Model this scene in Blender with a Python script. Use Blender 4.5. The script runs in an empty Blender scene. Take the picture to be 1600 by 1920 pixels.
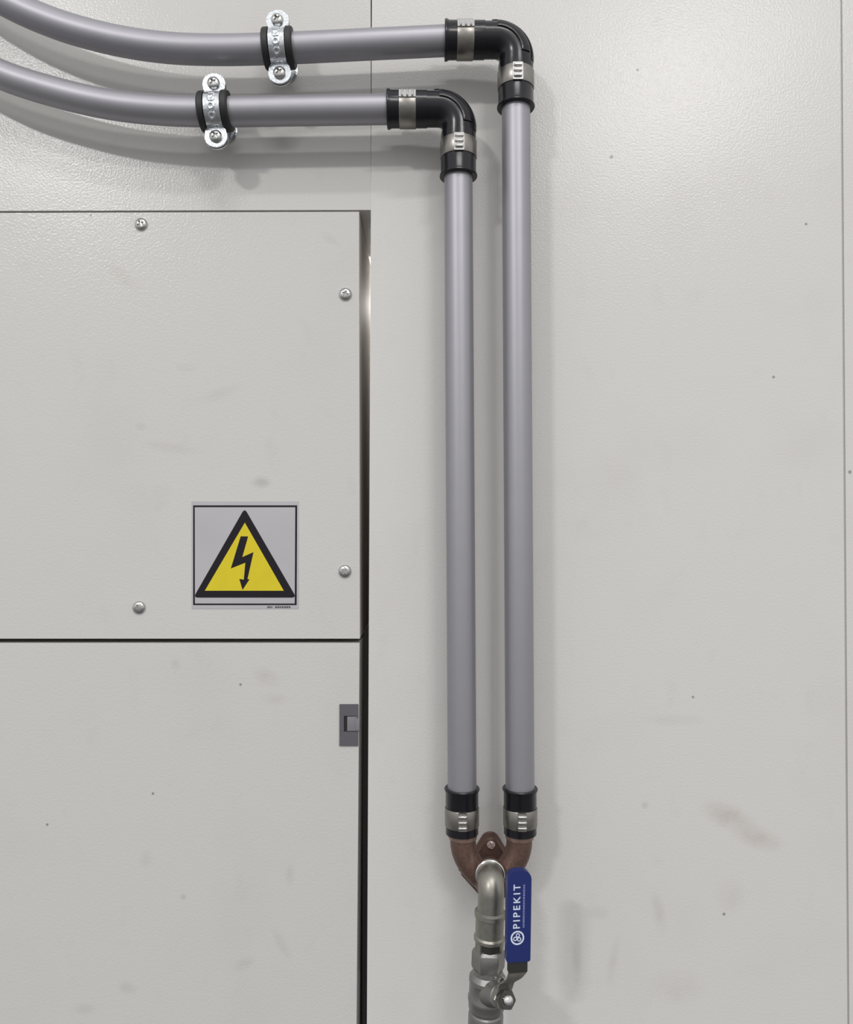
import bpy, bmesh, math, random
from mathutils import Vector, Matrix

random.seed(4)
sc = bpy.context.scene
COL = sc.collection
PI = math.pi

# ------------------------------------------------------------------ camera
# lengths below are in "wall units": one unit is one photo pixel at the wall plane; S turns them into metres
S = 0.0005
D = 1440.0            # distance camera - wall, wall units
F = 1440.0            # focal length in pixels of a 1600 x 1920 frame
PITCH = math.radians(1.15)

cam_data = bpy.data.cameras.new('camera')
cam = bpy.data.objects.new('camera', cam_data)
COL.objects.link(cam)
cam_data.sensor_fit = 'VERTICAL'
cam_data.sensor_height = 36.0
cam_data.lens = 36.0 * F / 1920.0
cam_data.clip_start = 0.01
cam.location = (0, -D * S, -0.030 * 0.5)
cam.rotation_euler = (PI / 2 + PITCH, 0, 0)
sc.camera = cam
CZ = cam.location.z / S

# ------------------------------------------------------------------ world and lamps
world = bpy.data.worlds.new('room_light')
sc.world = world
world.use_nodes = True
wn = world.node_tree.nodes; wl = world.node_tree.links
bg = wn['Background']
tc = wn.new('ShaderNodeTexCoord'); sp = wn.new('ShaderNodeSeparateXYZ')
mr = wn.new('ShaderNodeMapRange'); cr = wn.new('ShaderNodeValToRGB')
wl.new(tc.outputs['Generated'], sp.inputs[0]); wl.new(sp.outputs['Z'], mr.inputs['Value'])
mr.inputs['From Min'].default_value = -1; mr.inputs['From Max'].default_value = 1
wl.new(mr.outputs[0], cr.inputs[0]); wl.new(cr.outputs[0], bg.inputs['Color'])
e = cr.color_ramp.elements
e[0].position = 0.0; e[0].color = (.10, .098, .095, 1)
e[1].position = 1.0; e[1].color = (.72, .72, .73, 1)
for p, c in ((.36, .30), (.50, .70), (.66, .86)):
    k = e.new(p); k.color = (c, c, c * 1.01, 1)
bg.inputs['Strength'].default_value = 0.95

def lamp(name, loc, sx, sy, power, col=(1, .985, .96)):
    ld = bpy.data.lights.new(name, 'AREA'); ld.shape = 'RECTANGLE'; ld.size = sx; ld.size_y = sy
    ld.energy = power; ld.color = col
    o = bpy.data.objects.new(name, ld); COL.objects.link(o); o.location = loc
    o.rotation_euler = (Vector((0, 0, 0)) - Vector(loc)).to_track_quat('-Z', 'Y').to_euler()
    return o
lamp('ceiling_lamp_left', (-2.15, -3.5, 2.35), .40, .14, 40)
lamp('ceiling_lamp_right', (1.35, -3.5, 2.45), 1.0, .18, 32, (1, .98, .955))
lamp('ceiling_lamp_near', (.25, -3.1, 3.9), 1.9, .18, 44)
GAP_FILL = 1.7       # watts of the unseen fill light added behind the gap

sc.view_settings.view_transform = 'Standard'
sc.view_settings.look = 'None'
sc.view_settings.gamma = 1.0
sc.view_settings.use_curve_mapping = False
sc.view_settings.exposure = 0.11

# ------------------------------------------------------------------ helpers
def A(px, py, h=0.0):
    """photo pixel + height h above the wall -> point in wall units"""
    dx = (px - 800) / F; dz = -(py - 960) / F
    c, s = math.cos(PITCH), math.sin(PITCH)
    ry = c - dz * s; rz = s + dz * c
    t = (D - h) / ry
    return Vector((dx * t, -h, CZ + rz * t))

def obj(name, bm, mat, parent=None, origin=None, smooth=35, bevel=0, seg=2):
    if bevel:
        es = [ed for ed in bm.edges if len(ed.link_faces) == 2 and ed.calc_face_angle(0) > math.radians(30)]
        bmesh.ops.bevel(bm, geom=es, offset=bevel, segments=seg, profile=.6, affect='EDGES', clamp_overlap=True)
    bmesh.ops.recalc_face_normals(bm, faces=bm.faces)
    me = bpy.data.meshes.new(name)
    base = Vector(origin) if origin is not None else Vector((0, 0, 0))
    if parent is not None:
        base = Vector(parent['_o'])
    for v in bm.verts:
        v.co = (v.co - base) * S
    bm.to_mesh(me); bm.free()
    me.materials.append(mat)
    if smooth:
        me.shade_smooth(); me.set_sharp_from_angle(angle=math.radians(smooth))
    o = bpy.data.objects.new(name, me); COL.objects.link(o)
    if parent is not None:
        o.parent = parent
    else:
        o.location = base * S
    o['_o'] = tuple(base)
    return o

def thing(name, origin, label, cat, group=None):
    o = bpy.data.objects.new(name, None); COL.objects.link(o)
    o.empty_display_size = .01
    o.location = Vector(origin) * S; o['_o'] = tuple(origin)
    o['label'] = label; o['category'] = cat
    if group: o['group'] = group
    return o

def tag(o, label, cat, group=None):
    o['label'] = label; o['category'] = cat
    if group: o['group'] = group
    return o

def box(bm, lo, hi):
    lo = Vector(lo); hi = Vector(hi)
    r = bmesh.ops.create_cube(bm, size=1)
    for v in r['verts']:
        v.co = Vector((lo[i] + (v.co[i] + .5) * (hi[i] - lo[i]) for i in range(3)))
    return r['verts']

def frame_of(axis, hint=(0, -1, 0)):
    a = Vector(axis).normalized(); hnt = Vector(hint)
    if abs(a.dot(hnt)) > .95: hnt = Vector((0, 0, 1))
    u = (hnt - a * hnt.dot(a)).normalized()
    return a, u, a.cross(u)

def lathe(bm, O, axis, prof, seg=48, hint=(0, -1, 0), closed=False, phase=0.0):
    """prof = [(t, r)...]"""
    a, u, w = frame_of(axis, hint); O = Vector(O); rings = []
    for t, r in prof:
        if r < 1e-4:
            rings.append([bm.verts.new(O + a * t)])
        else:
            rings.append([bm.verts.new(O + a * t + (u * math.cos(2 * PI * k / seg + phase) + w * math.sin(2 * PI * k / seg + phase)) * r) for k in range(seg)])
    n = len(rings)
    for i in range(n if closed else n - 1):
        p, q = rings[i], rings[(i + 1) % n]
        for k in range(seg):
            k2 = (k + 1) % seg
            if len(p) == 1 and len(q) == 1: continue
            if len(p) == 1: bm.faces.new((p[0], q[k], q[k2]))
            elif len(q) == 1: bm.faces.new((p[k], p[k2], q[0]))
            else: bm.faces.new((p[k], p[k2], q[k2], q[k]))
    if not closed:
        for r in (rings[0], rings[-1]):
            if len(r) > 2: bm.faces.new(r)

def sweep(bm, pts, rad, seg=32, cap=True):
    pts = [Vector(p) for p in pts]; n = len(pts)
    rad = rad if hasattr(rad, '__len__') else [rad] * n
    tan = [(pts[min(i + 1, n - 1)] - pts[max(i - 1, 0)]).normalized() for i in range(n)]
    u = frame_of(tan[0])[1]; rings = []
    for i in range(n):
        u = (u - tan[i] * u.dot(tan[i])).normalized(); w = tan[i].cross(u)
        rings.append([bm.verts.new(pts[i] + (u * math.cos(2 * PI * k / seg) + w * math.sin(2 * PI * k / seg)) * rad[i]) for k in range(seg)])
    for i in range(n - 1):
        for k in range(seg):
            k2 = (k + 1) % seg
            bm.faces.new((rings[i][k], rings[i][k2], rings[i + 1][k2], rings[i + 1][k]))
    if cap:
        bm.faces.new(rings[0]); bm.faces.new(rings[-1])

def catmull(ps, n=12):
    ps = [Vector(p) for p in ps]; out = []
    q = [ps[0] * 2 - ps[1]] + ps + [ps[-1] * 2 - ps[-2]]
    for i in range(1, len(q) - 2):
        for k in range(n):
            t = k / n
            out.append(.5 * ((2 * q[i]) + (-q[i - 1] + q[i + 1]) * t + (2 * q[i - 1] - 5 * q[i] + 4 * q[i + 1] - q[i + 2]) * t * t + (-q[i - 1] + 3 * q[i] - 3 * q[i + 1] + q[i + 2]) * t ** 3))
    out.append(ps[-1]); return out

def prism(bm, poly, O, u, v, n, d0, d1):
    """2D polygon in the frame (O,u,v), extruded from d0 to d1 along n"""
    O = Vector(O); u = Vector(u); v = Vector(v); n = Vector(n)
    lo = [bm.verts.new(O + u * x + v * y + n * d0) for x, y in poly]
    hi = [bm.verts.new(O + u * x + v * y + n * d1) for x, y in poly]
    m = len(poly)
    bm.faces.new(lo); bm.faces.new(hi)
    for k in range(m):
        bm.faces.new((lo[k], lo[(k + 1) % m], hi[(k + 1) % m], hi[k]))

def rrect(w, h, r, n=6, radii=None):
    rr = radii or (r, r, r, r); out = []
    for (sx, sy, a0), q in zip(((1, 1, 0), (-1, 1, 90), (-1, -1, 180), (1, -1, 270)), rr):
        for k in range(n + 1):
            a = math.radians(a0 + 90 * k / n)
            out.append((sx * (w / 2 - q) + q * math.cos(a), sy * (h / 2 - q) + q * math.sin(a)))
    return out

def ring_prism(bm, outer, inner, O, u, v, n, d0, d1):
    O = Vector(O); u = Vector(u); v = Vector(v); n = Vector(n); m = len(outer)
    def mk(poly, d): return [bm.verts.new(O + u * x + v * y + n * d) for x, y in poly]
    a0, a1, b0, b1 = mk(outer, d0), mk(outer, d1), mk(inner, d0), mk(inner, d1)
    for k in range(m):
        j = (k + 1) % m
        for q in ((a0[k], a0[j], a1[j], a1[k]), (b0[k], b0[j], b1[j], b1[k]), (a1[k], a1[j], b1[j], b1[k]), (a0[k], a0[j], b0[j], b0[k])):
            bm.faces.new(q)

def modified(bm, kind, cutter=None, **kw):
    """run one mesh modifier on a bmesh and give the result back"""
    me = bpy.data.meshes.new('tmp'); bm.to_mesh(me); bm.free()
    o = bpy.data.objects.new('tmp', me); COL.objects.link(o); c = None
    m = o.modifiers.new('m', kind)
    for k, v in kw.items(): setattr(m, k, v)
    if cutter is not None:
        cm = bpy.data.meshes.new('tmp2'); cutter.to_mesh(cm); cutter.free()
        c = bpy.data.objects.new('tmp2', cm); COL.objects.link(c); m.object = c
    dg = bpy.context.evaluated_depsgraph_get(); ev = o.evaluated_get(dg)
    out = bmesh.new(); out.from_mesh(ev.to_mesh()); ev.to_mesh_clear()
    bpy.data.objects.remove(o)
    if c: bpy.data.objects.remove(c)
    return out

X, Y, Z = Vector((1, 0, 0)), Vector((0, 1, 0)), Vector((0, 0, 1))
FRONT = Vector((0, -1, 0))

# ------------------------------------------------------------------ materials
def new_mat(name, base, rough, metal=0.0, spec=.5):
    m = bpy.data.materials.new(name); m.use_nodes = True
    b = m.node_tree.nodes['Principled BSDF']
    b.inputs['Base Color'].default_value = (*base, 1); b.inputs['Roughness'].default_value = rough
    b.inputs['Metallic'].default_value = metal; b.inputs['Specular IOR Level'].default_value = spec
    return m, m.node_tree.nodes, m.node_tree.links, b

def simple(name, base, rough, metal=0.0, spec=.5, bump=0, scale=600, var=0, rvar=0):
    m, n, l, b = new_mat(name, base, rough, metal, spec)
    t = n.new('ShaderNodeTexCoord')
    nz = n.new('ShaderNodeTexNoise'); nz.inputs['Scale'].default_value = scale; nz.inputs['Detail'].default_value = 4
    l.new(t.outputs['Object'], nz.inputs['Vector'])
    if bump:
        bp = n.new('ShaderNodeBump'); bp.inputs['Strength'].default_value = bump; bp.inputs['Distance'].default_value = .0006
        l.new(nz.outputs['Fac'], bp.inputs['Height']); l.new(bp.outputs[0], b.inputs['Normal'])
    if var:
        mx = n.new('ShaderNodeMix'); mx.data_type = 'RGBA'
        mx.inputs['A'].default_value = (*[c * (1 - var) for c in base], 1); mx.inputs['B'].default_value = (*[min(1, c * (1 + var)) for c in base], 1)
        l.new(nz.outputs['Fac'], mx.inputs['Factor']); l.new(mx.outputs['Result'], b.inputs['Base Color'])
    if rvar:
        r = n.new('ShaderNodeMapRange'); r.inputs['To Min'].default_value = rough - rvar; r.inputs['To Max'].default_value = rough + rvar
        l.new(nz.outputs['Fac'], r.inputs['Value']); l.new(r.outputs[0], b.inputs['Roughness'])
    return m

def paint(name, base, stains_and_shade=(), specks=(), peel=.42, rough=.23):
    """textured powder coat; stains = (point, rx, rz, angle, colour, strength), specks = (point, radius)"""
    m, n, l, b = new_mat(name, base, rough, spec=.31)
    g = n.new('ShaderNodeNewGeometry')
    def noise(scale, detail=3, stretch=(1, 1, 1)):
        mp = n.new('ShaderNodeMapping'); mp.inputs['Scale'].default_value = stretch
        l.new(g.outputs['Position'], mp.inputs['Vector'])
        t = n.new('ShaderNodeTexNoise'); t.inputs['Scale'].default_value = scale; t.inputs['Detail'].default_value = detail
        l.new(mp.outputs[0], t.inputs['Vector']); return t.outputs['Fac']
    def math_(op, a, bb, clamp=False):
        q = n.new('ShaderNodeMath'); q.operation = op; q.use_clamp = clamp
        for i, v in enumerate((a, bb)):
            if isinstance(v, (int, float)): q.inputs[i].default_value = v
            else: l.new(v, q.inputs[i])
        return q.outputs[0]
    def mixc(fac, ca, cb):
        q = n.new('ShaderNodeMix'); q.data_type = 'RGBA'
        if isinstance(fac, (int, float)): q.inputs['Factor'].default_value = fac
        else: l.new(fac, q.inputs['Factor'])
        for s, v in (('A', ca), ('B', cb)):
            if isinstance(v, tuple): q.inputs[s].default_value = (*v, 1)
            else: l.new(v, q.inputs[s])
        return q.outputs['Result']
    grime = noise(9, 5); fac = n.new('ShaderNodeMapRange')
    l.new(grime, fac.inputs['Value']); fac.inputs['From Min'].default_value = .52; fac.inputs['From Max'].default_value = .78
    fac.inputs['To Max'].default_value = .20
    col = mixc(fac.outputs[0], base, tuple(c * k for c, k in zip(base, (.80, .77, .74))))
    fine = noise(38, 4, (1, 1, .7)); f2 = n.new('ShaderNodeMapRange')
    l.new(fine, f2.inputs['Value']); f2.inputs['From Min'].default_value = .6; f2.inputs['From Max'].default_value = .8; f2.inputs['To Max'].default_value = .22
    col = mixc(f2.outputs[0], col, tuple(c * .80 for c in base))
    rag = noise(70, 4)
    def mask(p, rx, rz, ang, lo, hi):
        sub = n.new('ShaderNodeVectorMath'); sub.operation = 'SUBTRACT'; l.new(g.outputs['Position'], sub.inputs[0]); sub.inputs[1].default_value = tuple(p * S)
        mp = n.new('ShaderNodeMapping'); mp.vector_type = 'TEXTURE'; l.new(sub.outputs[0], mp.inputs['Vector'])
        mp.inputs['Rotation'].default_value = (0, math.radians(ang), 0); mp.inputs['Scale'].default_value = (rx * S, 1e3, rz * S)
        ln = n.new('ShaderNodeVectorMath'); ln.operation = 'LENGTH'; l.new(mp.outputs[0], ln.inputs[0])
        r = n.new('ShaderNodeMapRange'); r.interpolation_type = 'SMOOTHSTEP'; l.new(ln.outputs['Value'], r.inputs['Value'])
        r.inputs['From Min'].default_value = lo; r.inputs['From Max'].default_value = hi
        r.inputs['To Min'].default_value = 1; r.inputs['To Max'].default_value = 0
        return r.outputs[0]
    for p, rx, rz, ang, c, st in stains_and_shade:
        f = math_('MULTIPLY', mask(p, rx, rz, ang, .1, 1.1), math_('MULTIPLY', rag, st * 2))
        col = mixc(f, col, c)
    for p, r0 in specks:
        col = mixc(math_('MULTIPLY', mask(p, r0, r0, 0, .4, 1.2), .75), col, (.16, .15, .14))
    l.new(col, b.inputs['Base Color'])
    h1 = noise(520, 2); bp = n.new('ShaderNodeBump'); bp.inputs['Strength'].default_value = peel; bp.inputs['Distance'].default_value = .0005
    l.new(h1, bp.inputs['Height']); l.new(bp.outputs[0], b.inputs['Normal'])
    return m

CREAM = (.61, .598, .578)
M_main = paint('cream_enamel', CREAM,
    stains_and_shade=((A(1365, 1530), 60, 28, 20, (.47, .43, .39), .55), (A(1420, 1570), 60, 26, 20, (.46, .41, .37), .45),
            (A(1082, 1790), 13, 70, 0, (.42, .42, .39), .40), (A(1235, 1710), 16, 50, -12, (.48, .45, .43), .35),  # first entry: a grey upright streak
            (A(1150, 1800), 12, 55, 12, (.46, .43, .41), .3), (A(1122, 1712), 26, 16, 0, (.46, .44, .42), .3),
            (A(1370, 1680), 34, 40, 0, (.5, .46, .44), .3), (A(1210, 1510), 9, 9, 0, (.40, .38, .36), .4),
            (A(1270, 1850), 60, 40, 0, (.5, .46, .45), .3), (A(1260, 1350), 70, 14, 0, (.5, .49, .46), .3),
            (A(923, 1300), 5, 280, 0, (.50, .44, .42), .3)),  # painted shade line where the shadows of both pipes overlap
    specks=((A(1451, 707), 3.2), (A(1147, 294), 3.6), (A(1300, 1307), 2.8), (A(1512, 420), 3.0), (A(1196, 131), 3.0), (A(1358, 1714), 3.4), (A(1594, 885), 4)))
M_left = paint('cream_enamel_shaded', tuple(c * .93 for c in CREAM),  # same enamel, darkened so the colour carries the dimmer left side
    stains_and_shade=((A(490, 905), 22, 14, 0, (.36, .35, .33), .5), (A(325, 840), 70, 14, 8, (.48, .46, .43), .35),
            (A(410, 740), 60, 16, -20, (.48, .46, .43), .3), (A(230, 520), 55, 18, 40, (.49, .46, .43), .35),
            (A(350, 690), 26, 12, 0, (.47, .45, .43), .3), (A(620, 450), 26, 12, 35, (.47, .46, .43), .35),
            (A(265, 800), 14, 10, 0, (.45, .43, .41), .3), (A(500, 1270), 34, 22, 20, (.48, .44, .42), .4),
            (A(330, 1245), 12, 14, 0, (.44, .40, .38), .4), (A(515, 1310), 34, 14, 0, (.48, .45, .43), .35),
            (A(275, 1610), 16, 20, 0, (.44, .43, .41), .35), (A(240, 1850), 22, 16, 20, (.44, .43, .41), .4),
            (A(460, 1805), 26, 14, -25, (.44, .43, .41), .4), (A(530, 1770), 12, 40, -30, (.45, .44, .42), .35),
            (A(160, 1890), 30, 14, 0, (.45, .44, .42), .35), (A(345, 1680), 8, 8, 0, (.4, .38, .36), .4),
            (A(545, 1640), 12, 26, 0, (.45, .44, .42), .35)),
    specks=((A(288, 1487), 3), (A(90, 1545), 3), (A(172, 405), 2.5), (A(452, 1283), 3)))
M_dark = simple('recess_shade', (.034, .032, .028), .9, spec=.05)  # dark colour stands in for shade inside the recess
M_under = simple('primer_underside', (.30, .29, .25), .6)
M_pipe = simple('grey_pipe_finish', (.345, .34, .367), .48, .72, var=.04, scale=60, bump=.03)
M_black = simple('black_moulded_plastic', (.008, .008, .011), .24, spec=.40, bump=.06, scale=300)
M_rubber = simple('black_rubber', (.012, .012, .013), .55)
M_band = simple('stainless_band', (.28, .265, .245), .36, .95, var=.12, scale=260, rvar=.08)
M_zinc = simple('zinc_plate', (.68, .71, .74), .22, 1.0, bump=.5, scale=420, var=.15, rvar=.1)
M_screw = simple('steel_screw', (.50, .50, .49), .25, 1.0)
M_bronze = simple('bronze_casting', (.145, .088, .070), .45, .55, bump=.25, scale=380, var=.35, rvar=.1)
M_bronze_lip = simple('bronze_lip', (.28, .19, .155), .4, .6, var=.2, scale=300)
M_nickel = simple('nickel_plated_brass', (.31, .30, .265), .40, .9, var=.15, scale=240, bump=.12, rvar=.08)
M_cast = simple('matt_nickel_body', (.25, .248, .24), .40, .85, bump=.2, scale=420, var=.1)
M_chrome = simple('chrome', (.72, .71, .69), .14, 1.0)
M_dchrome = simple('dark_chrome', (.09, .088, .082), .16, 1.0)
M_blue = simple('blue_vinyl', (.008, .019, .125), .42, bump=.04, scale=300)
M_lever = simple('dark_lever_steel', (.045, .045, .043), .42, .5)
M_print = simple('pale_print', (.62, .68, .80), .5)
M_faint = simple('faint_print', (.20, .23, .45), .5)
M_sign = simple('silver_label_film', (.47, .455, .48), .38, .25, var=.10, scale=14)
M_sblack = simple('label_black_ink', (.012, .010, .014), .55, spec=.2)
M_yellow = simple('label_yellow_ink', (.64, .52, .02), .5, spec=.3, var=.08, scale=60)
M_latch = simple('grey_latch_plastic', (.10, .096, .11), .5, bump=.1, scale=300)
M_latchhi = simple('grey_latch_tongue', (.20, .195, .215), .4)

# ------------------------------------------------------------------ cabinet shell
def slab(name, corners, depth, mat, kind=None, parent=None, bevel=2.2):
    """corners tl,tr,br,bl on the front plane; the slab runs back by depth"""
    bm = bmesh.new()
    f = [bm.verts.new(c) for c in corners]; bk = [bm.verts.new(c + Vector((0, depth, 0))) for c in corners]
    bm.faces.new(f); bm.faces.new(bk)
    for k in range(4): bm.faces.new((f[k], f[(k + 1) % 4], bk[(k + 1) % 4], bk[k]))
    o = obj(name, bm, mat, parent, origin=sum(corners, Vector()) / 4, bevel=bevel)
    if kind: o['kind'] = kind
    return o
DEEP = 640
THIN = 250
slab('wall_back', [A(698.8, -260), A(1573.5, -260), A(1591, 2180), A(687, 2180)], THIN, M_main, 'structure', bevel=3)
slab('wall_right', [A(1578, -260), A(2060, -260), A(2060, 2180), A(1595, 2180)], THIN, M_main, 'structure', bevel=4)
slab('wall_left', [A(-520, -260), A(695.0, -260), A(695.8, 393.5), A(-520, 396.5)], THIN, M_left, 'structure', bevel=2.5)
# the carcass in the shadow behind the cover and the door
bm = bmesh.new(); box(bm, A(-520, 2190, 0) + Vector((0, DEEP - 12, 0)), A(700, 200, 0) + Vector((260, DEEP + 10, 0)))
o = obj('wall_cavity', bm, M_left); o['kind'] = 'structure'
ld = bpy.data.lights.new('gap_fill_light', 'POINT'); ld.energy = GAP_FILL; ld.shadow_soft_size = .012; ld.color = (1, .95, .88)  # unseen light, added only to brighten the gap
lo_ = bpy.data.objects.new('gap_fill_light', ld); COL.objects.link(lo_)
q = A(700, 402); lo_.location = Vector((q.x + 9, 600, q.z)) * S
bm = bmesh.new(); box(bm, A(694.5, 391) + Y * 26, A(700.5, -255) + Y * 32); o = obj('seam_light_block', bm, M_dark, smooth=0); o['kind'] = 'structure'  # added dark strip, keeps the fill light from leaking through the seam
bm = bmesh.new(); box(bm, A(-520, 2185, 0) + Vector((0, 86, 0)), A(671, 1213, 0) + Vector((-10, DEEP - 14, 0)))
o = obj('recess_shade_block', bm, M_dark); o['kind'] = 'structure'  # dark block added as the shade behind the hatch edge
# backing strip in the right seam
bm = bmesh.new(); a, b_ = A(1576, -260), A(1593.5, 2180)
vs = [a + X * -5, a + X * 6, b_ + X * 6, b_ + X * -5]
f = [bm.verts.new(v + Y * 4) for v in vs]; k2 = [bm.verts.new(v + Y * 8) for v in vs]
bm.faces.new(f); bm.faces.new(k2)
for k in range(4): bm.faces.new((f[k], f[(k + 1) % 4], k2[(k + 1) % 4], k2[k]))
o = obj('trim_3', bm, M_main, smooth=0); o['kind'] = 'structure'

HP = 3.0
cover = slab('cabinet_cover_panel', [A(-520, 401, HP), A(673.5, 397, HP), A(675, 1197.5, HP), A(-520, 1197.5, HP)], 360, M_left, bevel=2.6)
tag(cover, 'cream sheet metal cover panel held by screws, carrying the yellow warning sign', 'panel')
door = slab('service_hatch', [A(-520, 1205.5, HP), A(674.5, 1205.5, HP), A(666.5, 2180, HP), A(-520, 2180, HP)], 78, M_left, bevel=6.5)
tag(door, 'cream cabinet door below the warning sign with a small grey latch at its edge', 'door')

bm = bmesh.new()
p_, q_ = A(673.5, 399.5, HP), A(675, 1195, HP)
vs = [p_ + Y * 6, q_ + Y * 6, q_ + Y * 356, p_ + Y * 356]
f = [bm.verts.new(v + X * .05) for v in vs]; k2 = [bm.verts.new(v + X * .5) for v in vs]
bm.faces.new(f); bm.faces.new(k2)
for k in range(4): bm.faces.new((f[k], f[(k + 1) % 4], k2[(k + 1) % 4], k2[k]))
o = obj('gap_side_skin', bm, simple('gap_matt_skin', (.40, .355, .32), .8, spec=.1), cover, smooth=0)  # thin matt skin added to cut grazing glare in the gap
o['label'] = 'added brownish matt skin on the gap side'

# pan head screws of the cover
def screw_bm(c, r=12.0, hgt=6.5, rot=0.0):
    bm = bmesh.new(); pr = [(0, r)]
    for k in range(1, 8):
        a = PI / 2 * k / 7; pr.append((1 + (hgt - 1) * math.sin(a), r * math.cos(a) ** .75 if k < 7 else 0))
    pr.insert(1, (1, r))
    lathe(bm, c, FRONT, pr, 32)
    for q in (0, PI / 2):
        cut = bmesh.new(); u = Vector((math.cos(q + rot), 0, math.sin(q + rot))); v = Vector((-math.sin(q + rot), 0, math.cos(q + rot)))
        prism(cut, [(-6.2, -1.7), (6.2, -1.7), (6.2, 1.7), (-6.2, 1.7)], c, u, v, FRONT, 2.0, 14)
        bmesh.ops.recalc_face_normals(cut, faces=cut.faces)
        bmesh.ops.recalc_face_normals(bm, faces=bm.faces)
        bm = modified(bm, 'BOOLEAN', cutter=cut, operation='DIFFERENCE', solver='EXACT')
    return bm
def screw(px, py, h, parent, name='screw', r=12.0, rot=.4, mat=None):
    return obj(name, screw_bm(A(px, py, h), r=r, rot=rot), mat or M_screw, parent, smooth=50)
for k, (x, y) in enumerate(((265, 421), (648, 552), (647, 1071), (261, 1139))):
    screw(x, y, HP, cover, rot=(.5, 1.2, .9, .2)[k])

# latch in the door edge
bm = bmesh.new(); lc = A(655.5, 1358.5, HP)
def rect_px(x0, y0, x1, y1, h): 
    a, b_ = A(x0, y0, h), A(x1, y1, h); return a, b_
a, b_ = rect_px(637, 1320, 672, 1398, HP)
i0, i1 = rect_px(645.5, 1342, 668.5, 1371.5, HP)
for lo, hi in (((a.x, i0.z), (b_.x, a.z)), ((a.x, b_.z), (b_.x, i1.z)), ((a.x, i1.z), (i0.x, i0.z)), ((i1.x, i1.z), (b_.x, i0.z))):
    box(bm, (lo[0], -HP - 3, lo[1]), (hi[0], -HP + 2, hi[1]))
latch = obj('latch', bm, M_latch, door, bevel=.5, seg=1)
latch['label'] = 'grey plastic latch'
bm = bmesh.new(); box(bm, (i0.x - .2, -HP - .4, i1.z - .2), (i1.x + .2, -HP + 1.5, i0.z + .2)); obj('latch_slot', bm, M_rubber, latch, smooth=0)
t0, t1 = rect_px(651.5, 1343, 669, 1370, HP)
bm = bmesh.new(); box(bm, (t0.x, -HP - 3.4, t1.z), (t1.x, -HP - .3, t0.z)); obj('latch_tongue', bm, M_latchhi, latch, bevel=.9)
t0, t1 = rect_px(667.5, 1346, 675, 1369, HP)
bm = bmesh.new(); box(bm, (t0.x, -HP - 5.0, t1.z), (t1.x, -HP + 8, t0.z)); obj('latch_bolt', bm, M_latchhi, latch, bevel=.8)

# ------------------------------------------------------------------ warning sign
c0, c1 = A(359.5, 940, HP), A(560, 1141.5, HP)
so = (c0 + c1) / 2
sign = thing('warning_sign', so, 'square silver sticker with a yellow high voltage triangle and black lightning bolt', 'sign')
def poly_px(pts): 
    return [((A(x, y, HP) - so).x, (A(x, y, HP) - so).z) for x, y in pts]
bm = bmesh.new(); prism(bm, poly_px([(359.5, 940), (560, 940), (560, 1141.5), (359.5, 1141.5)]), so, X, Z, FRONT, .05, .7)
obj('label_backing', bm, M_sign, sign, smooth=0)
bm = bmesh.new()
ring_prism(bm, poly_px([(362.5, 947.5), (557.5, 947.5), (556.5, 1134.5), (362.5, 1134.5)]), poly_px([(365.5, 951), (554, 951), (553, 1131.5), (365.8, 1131.5)]), so, X, Z, FRONT, .7, .9)
obj('border_line', bm, M_sblack, sign, smooth=0)
def round_tri(pts, r):
    out = []; m = len(pts)
    for i in range(m):
        p = Vector(pts[i]); a = Vector(pts[i - 1]); b_ = Vector(pts[(i + 1) % m])
        p0 = p + (a - p).normalized() * r; p1 = p + (b_ - p).normalized() * r
        for k in range(6):
            t = k / 5; q = p0 * (1 - t) ** 2 + p * 2 * t * (1 - t) + p1 * t * t; out.append((q.x, q.y))
    return out
bm = bmesh.new(); prism(bm, poly_px(round_tri([(459, 953), (556, 1120.5), (363, 1120.5)], 9)), so, X, Z, FRONT, .7, 1.0)
obj('triangle_border', bm, M_sblack, sign, smooth=0)
bm = bmesh.new(); prism(bm, poly_px([(459.5, 980), (532.5, 1107.5), (384.5, 1107.5)]), so, X, Z, FRONT, 1.0, 1.2)
obj('triangle_field', bm, M_yellow, sign, smooth=0)
bolt = [(745, 570), (838, 572), (765, 830), (905, 768), (830, 1105), (855, 1108), (768, 1240), (728, 1102), (784, 1112), (803, 900), (622, 972)]
bm = bmesh.new(); prism(bm, poly_px([(340 + x / 6.667, 920 + y / 6.667) for x, y in bolt]), so, X, Z, FRONT, 1.2, 1.4)
obj('lightning_bolt', bm, M_sblack, sign, smooth=0)
bm = bmesh.new()
for x0, x1 in ((501.5, 504.5), (505.2, 508), (509, 511), (516, 519.5), (520.3, 524), (524.8, 527.5), (528.5, 532), (533, 536.5), (537.2, 541), (541.8, 545)):
    prism(bm, poly_px([(x0, 1136.4), (x1, 1136.4), (x1, 1140.2), (x0, 1140.2)]), so, X, Z, FRONT, .7, .85)
obj('small_print', bm, simple('grey_print', (.09, .085, .09), .5), sign, smooth=0)

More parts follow.
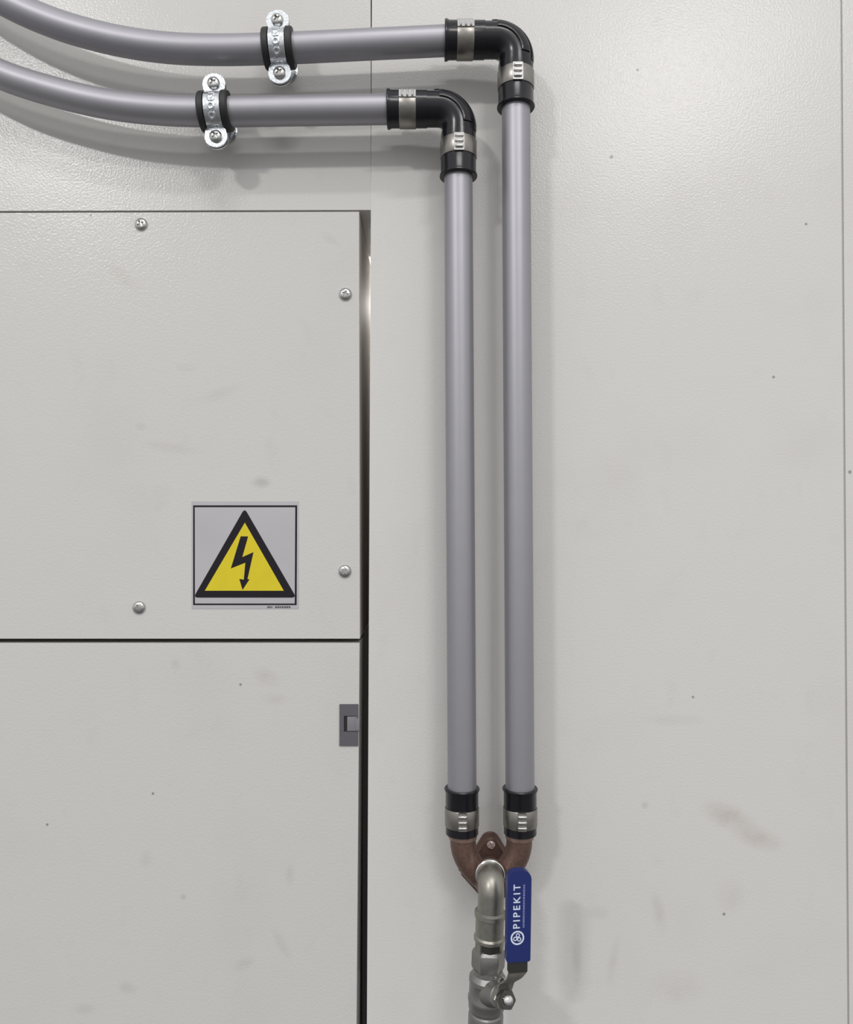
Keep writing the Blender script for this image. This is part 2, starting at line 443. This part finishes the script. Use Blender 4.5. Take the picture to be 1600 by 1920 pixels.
# ------------------------------------------------------------------ pipes
HPIPE = 70.0
RP = 25.6
def pipe(name, pix, label, group, n=14, h=HPIPE, ends=None):
    path = catmull([A(x, y, h) for x, y in pix], n) if len(pix) > 2 else [A(pix[0][0], pix[0][1], h).lerp(A(pix[1][0], pix[1][1], h), k / 12) for k in range(13)]
    bm = bmesh.new(); sweep(bm, path, RP, 48)
    o = obj(name, bm, M_pipe, origin=path[-1], smooth=60)
    return tag(o, label, 'pipe', group)
up_pts = [(-330, -270), (-200, -146), (-100, -66), (0, -2), (100, 43), (200, 72), (300, 88.5), (400, 93.5), (525, 91), (697, 83), (868, 75)]
lo_pts = [(-330, -110), (-200, 18), (-100, 87), (0, 139), (100, 172), (200, 195), (300, 206.5), (400, 209.5), (525, 208), (697, 205.5), (762, 204.5)]
pipe('pipe', up_pts, 'upper grey pipe running along the top and curving up at the left', 'bent horizontal pipes')
pipe('pipe', lo_pts, 'lower grey pipe running level and curving up at the left, under the other one', 'bent horizontal pipes')
pipe('pipe', [(859.5, 300), (867, 1510)], 'vertical grey pipe on the left, the shorter of the two', 'vertical pipes')
pipe('pipe', [(967.5, 168), (975.5, 1510)], 'vertical grey pipe on the right, the taller of the two', 'vertical pipes')

# ------------------------------------------------------------------ elbow couplings
def mouth(bm, O, axis, length, r=31.5):
    """sleeve whose flared lip sits at O and that runs along axis"""
    lathe(bm, O, axis, [(0, RP + .15), (0, r + 1.6), (1.5, r + 2.6), (4, r + 2.2), (8, r + .2), (length, r), (length, RP + .15)], 48, closed=True)

def band_part(parent, O, axis, t0, t1, r, toward, wide=14.0, ribs=3, padmat=None):
    """crimped steel band with a ribbed clasp that looks along 'toward'"""
    bm = bmesh.new()
    lathe(bm, O, axis, [(t0, r - 1.5), (t0, r + .9), (t0 + 1, r + 1.5), (t1 - 1, r + 1.5), (t1, r + .9), (t1, r - 1.5)], 64, closed=True)
    b = obj('clamp_band', bm, M_band, parent)
    a = Vector(axis).normalized(); n = (Vector(toward) - a * Vector(toward).dot(a)).normalized(); w = a.cross(n)
    bm = bmesh.new(); C = Vector(O) + a * (t0 + t1) / 2 + n * (r + 1.0)
    L = t1 - t0
    prism(bm, rrect(wide, L * 1.0, 1.5, 3), C, w, a, n, -.6, 1.5)
    if padmat is not None:
        obj('clasp_pad', bm, padmat, b, smooth=40); bm = bmesh.new()
    for k in range(ribs):
        q = (k - (ribs - 1) / 2) * L / (ribs + .3)
        pts = [C + a * q + w * x + n * (1.4 + (1.9 if abs(x) < 5.5 else .2)) for x in (-6.2, -5, -2, 2, 5, 6.2)]
        sweep(bm, pts, 2.1, 10)
    c = obj('band_clasp', bm, M_chrome, b, smooth=40)
    return b

def elbow(O_h, corner, O_v, label):
    th = thing('elbow_coupling', corner, label, 'pipe fitting', 'black elbow couplings')
    R = 37.0; rb = 30.3
    path = [O_h + X * 8]
    path += [O_h.lerp(corner - X * R, k / 4) for k in range(1, 4)]
    cc = corner - X * R - Z * R
    for k in range(0, 25):
        a = PI / 2 * (1 - k / 24); path.append(cc + Vector((math.cos(a), 0, math.sin(a))) * R)
    e_ = path[-1]; vend = Vector((corner.x, corner.y, O_v.z + 12))
    path += [e_.lerp(vend, k / 4) for k in range(1, 5)]
    bm = bmesh.new(); sweep(bm, path, rb, 48)
    mouth(bm, O_h, X, 72); mouth(bm, O_v, Z, 78)
    # raised rib that follows the outside of the bend
    def patch(q0, q1, f0, f1, lift, n=22, m=8):
        def P(q, f, r):
            q, f = math.radians(q), math.radians(f); rr = R + r * math.sin(f)
            return cc + Vector((math.cos(q) * rr, -r * math.cos(f), math.sin(q) * rr))
        top = [[bm.verts.new(P(q0 + (q1 - q0) * i / n, f0 + (f1 - f0) * j / m, rb + lift * (1 if 0 < j < m and 0 < i < n else .75))) for j in range(m + 1)] for i in range(n + 1)]
        low = [[bm.verts.new(P(q0 + (q1 - q0) * i / n, f0 + (f1 - f0) * j / m, rb - 1.5)) for j in range(m + 1)] for i in range(n + 1)]
        for i in range(n):
            for j in range(m):
                bm.faces.new((top[i][j], top[i + 1][j], top[i + 1][j + 1], top[i][j + 1]))
                bm.faces.new((low[i][j], low[i + 1][j], low[i + 1][j + 1], low[i][j + 1]))
            for j in (0, m): bm.faces.new((top[i][j], top[i + 1][j], low[i + 1][j], low[i][j]))
        for i in (0, n):
            for j in range(m): bm.faces.new((top[i][j], top[i][j + 1], low[i][j + 1], low[i][j]))
    patch(2, 88, 14, 46, 2.6); patch(-6, 96, 62, 118, 2.4)
    obj('elbow_body', bm, M_black, th, smooth=38)
    band_part(th, O_h, X, 22, 52, 31.5, (0, -.96, .34), wide=17)
    band_part(th, O_v, Z, 34, 65, 31.5, (0, -1, -.0), wide=18)
    return th
def copy_tree(o, delta):
    c = o.copy(); COL.objects.link(c); c.location = o.location + delta
    for ch in list(o.children):
        d = ch.copy(); COL.objects.link(d); d.parent = c
        for g in list(ch.children):
            q = g.copy(); COL.objects.link(q); q.parent = d
    return c
ca = A(967.3, 75.5, HPIPE)
Oh = Vector((A(834, 75.5, HPIPE).x, -HPIPE, ca.z)); Ov = Vector((ca.x, -HPIPE, A(967, 203.5, HPIPE).z))
e1 = elbow(Oh, ca, Ov, 'upper right black elbow coupling with two steel bands, on the taller pipe')
cb = A(859.8, 204.5, HPIPE)
e2 = copy_tree(e1, (cb - ca) * S)
e2['label'] = 'lower left black elbow coupling with two steel bands, on the shorter pipe'

# ------------------------------------------------------------------ pipe clips
def clip(cx, cy, label):
    c = A(cx, cy, HPIPE)
    th = thing('pipe_clip', Vector((c.x, 0, c.z)), label, 'pipe clip', 'rubber lined pipe clips')
    ax = Vector((1, 0, .045)).normalized(); a, u, w = frame_of(ax)   # u looks to the front
    up = Z
    # rubber lining, a C profile ring round the pipe
    bm = bmesh.new()
    lathe(bm, c, ax, [(-27, RP + .3), (-27, RP + 7.2), (-25, RP + 8.8), (-16, RP + 9.2), (-15, RP + 4), (15, RP + 4), (16, RP + 9.2), (25, RP + 8.8), (27, RP + 7.2), (27, RP + .3)], 56, closed=True)
    obj('rubber_lining', bm, M_rubber, th)
    r0, r1 = RP + 4.2, RP + 7.4
    def half(side):
        bm = bmesh.new(); hw = 14.2; ear = 36; g = 1.6; er = 20.5
        n = 26; th0 = math.asin(g / r1)
        inn, out = [], []
        for k in range(n + 1):
            q = PI / 2 - th0 - (PI - 2 * th0) * k / n
            inn.append((math.cos(q) * r0, math.sin(q) * r0)); out.append((math.cos(q) * r1, math.sin(q) * r1))
        sl = u * side; vv = -w if (-w).z > 0 else w
        rows = []
        for (i_, o_) in zip(inn, out):
            rows.append([bm.verts.new(c + ax * s_ + sl * p[0] + vv * p[1]) for p, s_ in ((i_, -hw), (o_, -hw), (o_, hw), (i_, hw))])
        for p, q in zip(rows, rows[1:]):
            for k in range(4): bm.faces.new((p[k], p[(k + 1) % 4], q[(k + 1) % 4], q[k]))
        bm.faces.new(rows[0]); bm.faces.new(rows[-1])
        for s_ in (1, -1):     # rounded ears above and below
            poly = [(-16, -5), (16, -5)]
            poly += [(math.cos(math.radians(t)) * er, math.sin(math.radians(t)) * er * .9 + ear - er + 2) for t in range(-10, 191, 12)]
            prism(bm, poly if s_ > 0 else [(x, -y) for x, y in poly], c + vv * s_ * (r0 + 1), ax, vv, sl, g, g + 4.2)
        if side > 0:           # pressed pads on the strap face
            for q in (-38, -12, 14, 40):
                qq = math.radians(q); nn = sl * math.cos(qq) + vv * math.sin(qq)
                lathe(bm, c + nn * (r1 - .5), nn, [(0, 7.5), (1.2, 7.0), (2.2, 4.5), (1.2, 2.5), (1.2, 0)], 18)
        return bm
    f = obj('front_strap', half(1), M_zinc, th, smooth=30)
    bk = obj('rear_strap', half(-1), M_zinc, th, smooth=30)
    vv = -w if (-w).z > 0 else w
    for s_, nm in ((1, 'clip_screw'), (-1, 'clip_screw')):
        p = c + vv * s_ * (r0 + 18.5) + u * 5.8
        bm = screw_bm(p, r=11.5, hgt=7, rot=.6)
        lathe(bm, p - u * 22, u, [(0, 5), (21.5, 5)], 16)
        obj(nm, bm, M_screw, th, smooth=50)
    bm = bmesh.new()
    lathe(bm, Vector((c.x, 0, c.z)), FRONT, [(0.05, 22), (3.5, 22), (4, 20), (4, 9.5), (HPIPE - RP - 7, 9.5)], 32)
    lathe(bm, Vector((c.x, 0, c.z)), FRONT, [(22, 13.5), (HPIPE - RP - 8.5, 13.5)], 6)
    obj('wall_stud', bm, M_zinc, th, smooth=30)
    return th
k1 = clip(523.5, 91, 'upper zinc pipe clip with black rubber lining and two screws')
k2 = copy_tree(k1, (Vector((A(404.5, 209.5, HPIPE).x, 0, A(404.5, 209.5, HPIPE).z)) - Vector((A(523.5, 91, HPIPE).x, 0, A(523.5, 91, HPIPE).z))) * S)
k2['label'] = 'lower zinc pipe clip with black rubber lining and two screws, further left'

# ------------------------------------------------------------------ bottom couplings and manifold
def coupling(px, label):
    O = A(px, 1476.5, HPIPE)
    th = thing('straight_coupling', O, label, 'pipe fitting', 'black straight couplings')
    bm = bmesh.new(); mouth(bm, O, -Z, 80, 28.8)
    obj('sleeve', bm, M_black, th, smooth=38)
    band_part(th, O, -Z, 34, 66, 28.8, FRONT, wide=15, padmat=M_band)
    return th
cpl1 = coupling(866.5, 'black straight coupling with a steel band at the foot of the left pipe')
d_ = A(975.5, 1476.5, HPIPE) - A(866.5, 1476.5, HPIPE)
cpl2 = copy_tree(cpl1, d_ * S)
cpl2['label'] = 'black straight coupling with a steel band at the foot of the right pipe'

mo = A(921, 1640, HPIPE)
man = thing('pipe_manifold', A(921, 1640, 0), 'brown bronze two-branch wall manifold joining both pipes above the valve', 'pipe fitting')
bm = bmesh.new()
def branch(px, s_):
    ps = catmull([A(px, 1548, HPIPE), A(px, 1585, HPIPE), A(px + s_ * 9, 1612, HPIPE), A(px + s_ * 30, 1638, HPIPE), A(px + s_ * 52, 1654, HPIPE)], 8)
    n = len(ps)
    sweep(bm, ps, [23.0 - 1.0 * i / n for i in range(n)], 32)
branch(869, 1); branch(973.5, -1)
lathe(bm, A(921, 1648, 66), FRONT, [(-34, 27), (0, 30), (20, 28), (34, 25.5), (40, 25.5)], 40)
bm = modified(bm, 'REMESH', mode='VOXEL', voxel_size=1.6)
bm = modified(bm, 'SMOOTH', iterations=5, factor=.5)
obj('manifold_body', bm, M_bronze, man, smooth=80)
for px in (868, 974.5):
    bm = bmesh.new()
    lathe(bm, A(px, 1561, HPIPE), -Z, [(-9, 24.2), (1, 24.6), (8, 25.2), (9.5, 24.6), (10, 23.0)], 40)
    obj('branch_collar', bm, M_bronze_lip, man, smooth=30)
# wall plate with its top lug
bm = bmesh.new()
pl = [(921 + 15.5 * math.cos(math.radians(t)), 1586 - 15.5 * math.sin(math.radians(t))) for t in range(25, 156, 13)]
pl += [(893, 1602), (868, 1628), (864, 1640), (893, 1672), (905, 1686), (921, 1694), (937, 1686), (949, 1672), (976, 1640), (972, 1628), (949, 1602)]
prism(bm, [((A(x, y, 22) - mo).x, (A(x, y, 22) - mo).z) for x, y in pl], Vector((mo.x, 0, mo.z)), X, Z, FRONT, .05, 24)
bm = modified(bm, 'BEVEL', width=3.0, segments=3, limit_method='ANGLE')
obj('wall_plate', bm, M_bronze, man, smooth=40)
bm = screw_bm(A(921, 1584, 24), r=7.6, hgt=4.5, rot=.3); o = obj('plate_screw', bm, simple('pinkish_screw', (.62, .52, .50), .35, .6), man, smooth=50)

# ------------------------------------------------------------------ street elbow and ball valve
HV = 128.0
V0 = A(921.5, 1653, HV)
def vp(y, x=None): return A(x if x is not None else 922 - (y - 1655) * .043, y, HV)
vdir = (vp(1900) - vp(1660)).normalized()
fit = thing('street_elbow', V0, 'shiny nickel elbow fitting bending down from the bronze manifold', 'pipe fitting')
bm = bmesh.new()
R = 20.0; pts = []
E0 = Vector((V0.x, -HV + 24, V0.z)); K = V0
for k in range(4): pts.append(Vector((V0.x, -98 - (HV - 98 - R) * k / 3, V0.z)))
cc = Vector((V0.x, -HV + R, V0.z - R))
for k in range(1, 15):
    a = PI / 2 * k / 14; pts.append(cc + Vector((0, -R * math.sin(a), R * math.cos(a))))
endp = vp(1707)
for k in range(1, 6): pts.append(pts[17].lerp(endp, k / 5))
sweep(bm, pts, 22.0, 40)
obj('elbow_bend', bm, M_nickel, fit, smooth=60)
bm = bmesh.new(); lathe(bm, Vector((V0.x, -97, V0.z)), FRONT, [(0, 24.5), (1, 25.5), (6.5, 25.5), (7.5, 24)], 44); obj('elbow_ring', bm, M_chrome, fit, smooth=30)

def T(y): return (vp(y) - vp(1707)).dot(vdir)
valve = thing('ball_valve', vp(1860), 'nickel ball valve with a blue lever handle hanging under the manifold', 'valve')
O = vp(1707)
def seg_(prof, seg=44, phase=0): 
    b = bmesh.new(); lathe(b, O, vdir, [(T(y), r * .911) for y, r in prof], seg, phase=phase); return b
obj('union_nut', seg_([(1706, 24), (1709, 29), (1717, 29.2), (1719, 26.8), (1752, 26.2), (1755.5, 28.6), (1761, 28.6), (1764, 25)]), M_nickel, valve, smooth=28)
bm = seg_([(1763, 23.5), (1778, 23.5)]); obj('thread_gap', bm, M_lever, valve, smooth=30)
b2 = bmesh.new()
for q in (-70, 55, 180):
    a_, u_, w_ = frame_of(vdir); q = math.radians(q); nn = u_ * math.cos(q) + w_ * math.sin(q); ww = vdir.cross(nn)
    prism(b2, rrect(13, 15, 2, 3), O + vdir * T(1770.5), ww, vdir, nn, 18, 24.5)
obj('nut_lug', b2, M_nickel, valve, smooth=30)
hexb = seg_([(1776, 25), (1780, 29.5), (1784, 31.5), (1811, 31.5), (1816, 29)], 6, math.radians(30))
bmesh.ops.bevel(hexb, geom=[e_ for e_ in hexb.edges], offset=1.2, segments=2, affect='EDGES')
obj('hex_end', hexb, M_cast, valve, smooth=25)
obj('valve_body', seg_([(1814, 27.5), (1823, 28), (1831, 33.8), (1838, 34.2), (1841, 33.0), (1864, 33.2), (1868, 34.7), (1874, 34.7), (1877, 33.4), (1888, 33), (1893, 30), (1895, 29)]), M_cast, valve, smooth=24)
obj('outlet_end', seg_([(1893, 27.5), (1897, 31.5), (1902, 32.5), (1935, 32.5), (1940, 30)]), M_cast, valve, smooth=30)
# spindle toward the front right
bc = vp(1856); tip = A(953.5, 1876, 205); sd = (tip - bc); SL = sd.length; sd.normalize()
bm = bmesh.new(); lathe(bm, bc, sd, [(14, 24), (30, 21), (40, 17.5), (SL - 34, 16.5), (SL - 33, 13), (SL - 20, 13)], 36)
obj('spindle_boss', bm, M_cast, valve, smooth=30)
bm = bmesh.new(); lathe(bm, bc, sd, [(SL - 32, 14.5), (SL - 30, 16.5), (SL - 20, 16.5), (SL - 19, 15)], 6, phase=.3)
obj('gland_nut', bm, M_nickel, valve, bevel=.8)
bm = bmesh.new(); lathe(bm, bc, sd, [(SL - 13.4, 13.5), (SL - 12, 15.5), (SL - 4, 15.5), (SL - 2, 13.5), (SL - 2, 8.2), (SL + 1.5, 8.2), (SL + 3.5, 6.5), (SL + 4.2, 0)], 24)
nutb = bmesh.new(); lathe(nutb, bc, sd, [(SL - 13.4, 15.5), (SL - 3, 15.5)], 6, phase=.1)
bmesh.ops.bevel(nutb, geom=list(nutb.edges), offset=1.0, segments=2, affect='EDGES')
obj('lever_nut', nutb, M_dchrome, valve, smooth=25)
bm.free(); bm = bmesh.new(); lathe(bm, bc, sd, [(SL - 14, 8), (SL + 1, 8), (SL + 3.4, 6.5), (SL + 4.6, 3.2), (SL + 4.8, 0)], 24)
obj('spindle_end', bm, M_chrome, valve, smooth=40)
bm = bmesh.new(); pp = A(938, 1838, 150); lathe(bm, pp, (sd + Vector((-.15, 0, 0))), [(-14, 7), (14, 7), (16, 6), (17, 0)], 24)
obj('stop_pin', bm, M_chrome, valve, smooth=40)
# lever: flat steel blade from the spindle to the handle, then the blue sleeve
hc_b = A(970.2, 1822, 190); hc_m = A(970.5, 1800, 190); hc_t = A(973, 1629.5, 190)
hup = (hc_t - hc_m).normalized()
hn = Vector((.16, -1, 0)); hn = (hn - hup * hn.dot(hup)).normalized(); hu = hup.cross(hn) * -1
if hu.x < 0: hu = -hu
lev = bmesh.new()
def blade(path, widths, thick, dirs, norms):
    rows = []
    for p, w_, d__, n_ in zip(path, widths, dirs, norms):
        rows.append([lev.verts.new(p + d__ * w_ / 2 * sx + n_ * thick / 2 * sy) for sx, sy in ((-1, -1), (1, -1), (1, 1), (-1, 1))])
    for p, q in zip(rows, rows[1:]):
        for k in range(4): lev.faces.new((p[k], p[(k + 1) % 4], q[(k + 1) % 4], q[k]))
    lev.faces.new(rows[0]); lev.faces.new(rows[-1])
sp_c = bc + sd * (SL - 16.5)
su = (hup - sd * hup.dot(sd)).normalized(); sw = su.cross(sd); sw = -sw if sw.x < 0 else sw
blade([sp_c - su * 12, sp_c + su * 8, (sp_c + su * 16).lerp(hc_b, .25), sp_c.lerp(hc_b, .75), hc_b - hup * 2, hc_b + hup * 14],
      [22, 27, 26, 25, 29, 29], 4.2, [sw, sw, (sw * 2 + hu).normalized(), (sw + hu * 2).normalized(), hu, hu], [sd, sd, (sd * 2 + hn).normalized(), (sd + hn * 2).normalized(), hn, hn])
lever = obj('lever_blade', lev, M_nickel, valve, bevel=.9)
bm = bmesh.new(); hh = (hc_m - hc_b).length
prism(bm, rrect(31.5, 21, 2, 3), hc_b + hup * 11, hu, hup, hn, -4.2, 4.2)
obj('lever_neck', bm, M_lever, valve, bevel=1.2)
bm = bmesh.new(); HL = (hc_t - hc_m).length; hcen = (hc_t + hc_m) / 2
prism(bm, rrect(39.5, HL, 6, 8, radii=(15, 15, 3.5, 3.5)), hcen, hu, hup, hn, -6.5, 6.5)
hand = obj('handle_sleeve', bm, M_blue, valve, bevel=3.0, seg=3, smooth=50)
hand['label'] = 'blue vinyl sleeve with white lettering'

def text_bm(txt, length, height, spacing=1.25):
    cu = bpy.data.curves.new('t', 'FONT'); cu.body = txt; cu.space_character = spacing; cu.extrude = .01; cu.offset = .012
    o = bpy.data.objects.new('t', cu); COL.objects.link(o)
    dg = bpy.context.evaluated_depsgraph_get(); me = o.evaluated_get(dg).to_mesh()
    b = bmesh.new(); b.from_mesh(me); o.evaluated_get(dg).to_mesh_clear(); bpy.data.objects.remove(o)
    xs = [v.co.x for v in b.verts]; ys = [v.co.y for v in b.verts]
    x0, x1, y0, y1 = min(xs), max(xs), min(ys), max(ys)
    for v in b.verts:
        v.co = Vector(((v.co.x - x0) / (x1 - x0) * length, (v.co.y - y0) / (y1 - y0) * height, .25 if v.co.z > 0 else 0))
    return b
def hpt(px, py):   # a point on the front face of the handle seen at a photo pixel
    o_ = Vector((0, -D, CZ)); d__ = A(px, py, 0) - o_; P0 = hcen + hn * 6.5
    t = (P0 - o_).dot(hn) / d__.dot(hn); return o_ + d__ * t
tb = text_bm('PIPEKIT', (hpt(969, 1658) - hpt(969, 1740.5)).length, 11.2, 1.35)
p0 = hpt(975.0, 1740.5)
for v in tb.verts:     # baseline on the right, reading upward
    x, y, z = v.co; v.co = p0 + hup * x - hu * y + hn * (z + .02)
obj('handle_lettering', tb, M_print, hand, smooth=0)
bm = bmesh.new(); lc_ = hpt(970.5, 1758.5)
circ = lambda r, n=40, ox=0, oy=0: [(ox + r * math.cos(2 * PI * k / n), oy + r * math.sin(2 * PI * k / n)) for k in range(n)]
ring_prism(bm, circ(11.2), circ(8.7), lc_, hu, hup, hn, .02, .3)
for ang in (90, 210, 330):   # three little loops inside the ring
    a = math.radians(ang - 10)
    ring_prism(bm, circ(3.4, 20, 3.9 * math.cos(a), 3.9 * math.sin(a)), circ(1.9, 20, 3.9 * math.cos(a), 3.9 * math.sin(a)), lc_, hu, hup, hn, .02, .3)
obj('handle_emblem', bm, M_print, hand, smooth=0)
bm = bmesh.new(); q0, q1 = hpt(982, 1739), hpt(983.5, 1658); LL = (q1 - q0).length; t = 0
while t < LL - 2:
    w_ = random.choice((1.6, 2.2, 2.8)); 
    prism(bm, [(-1.4, 0), (1.4, 0), (1.4, w_), (-1.4, w_)], q0 + hup * t, hu, hup, hn, .02, .25)
    t += w_ + 1.1
obj('handle_small_print', bm, M_faint, hand, smooth=0)

for o in bpy.data.objects:
    if '_o' in o: del o['_o']
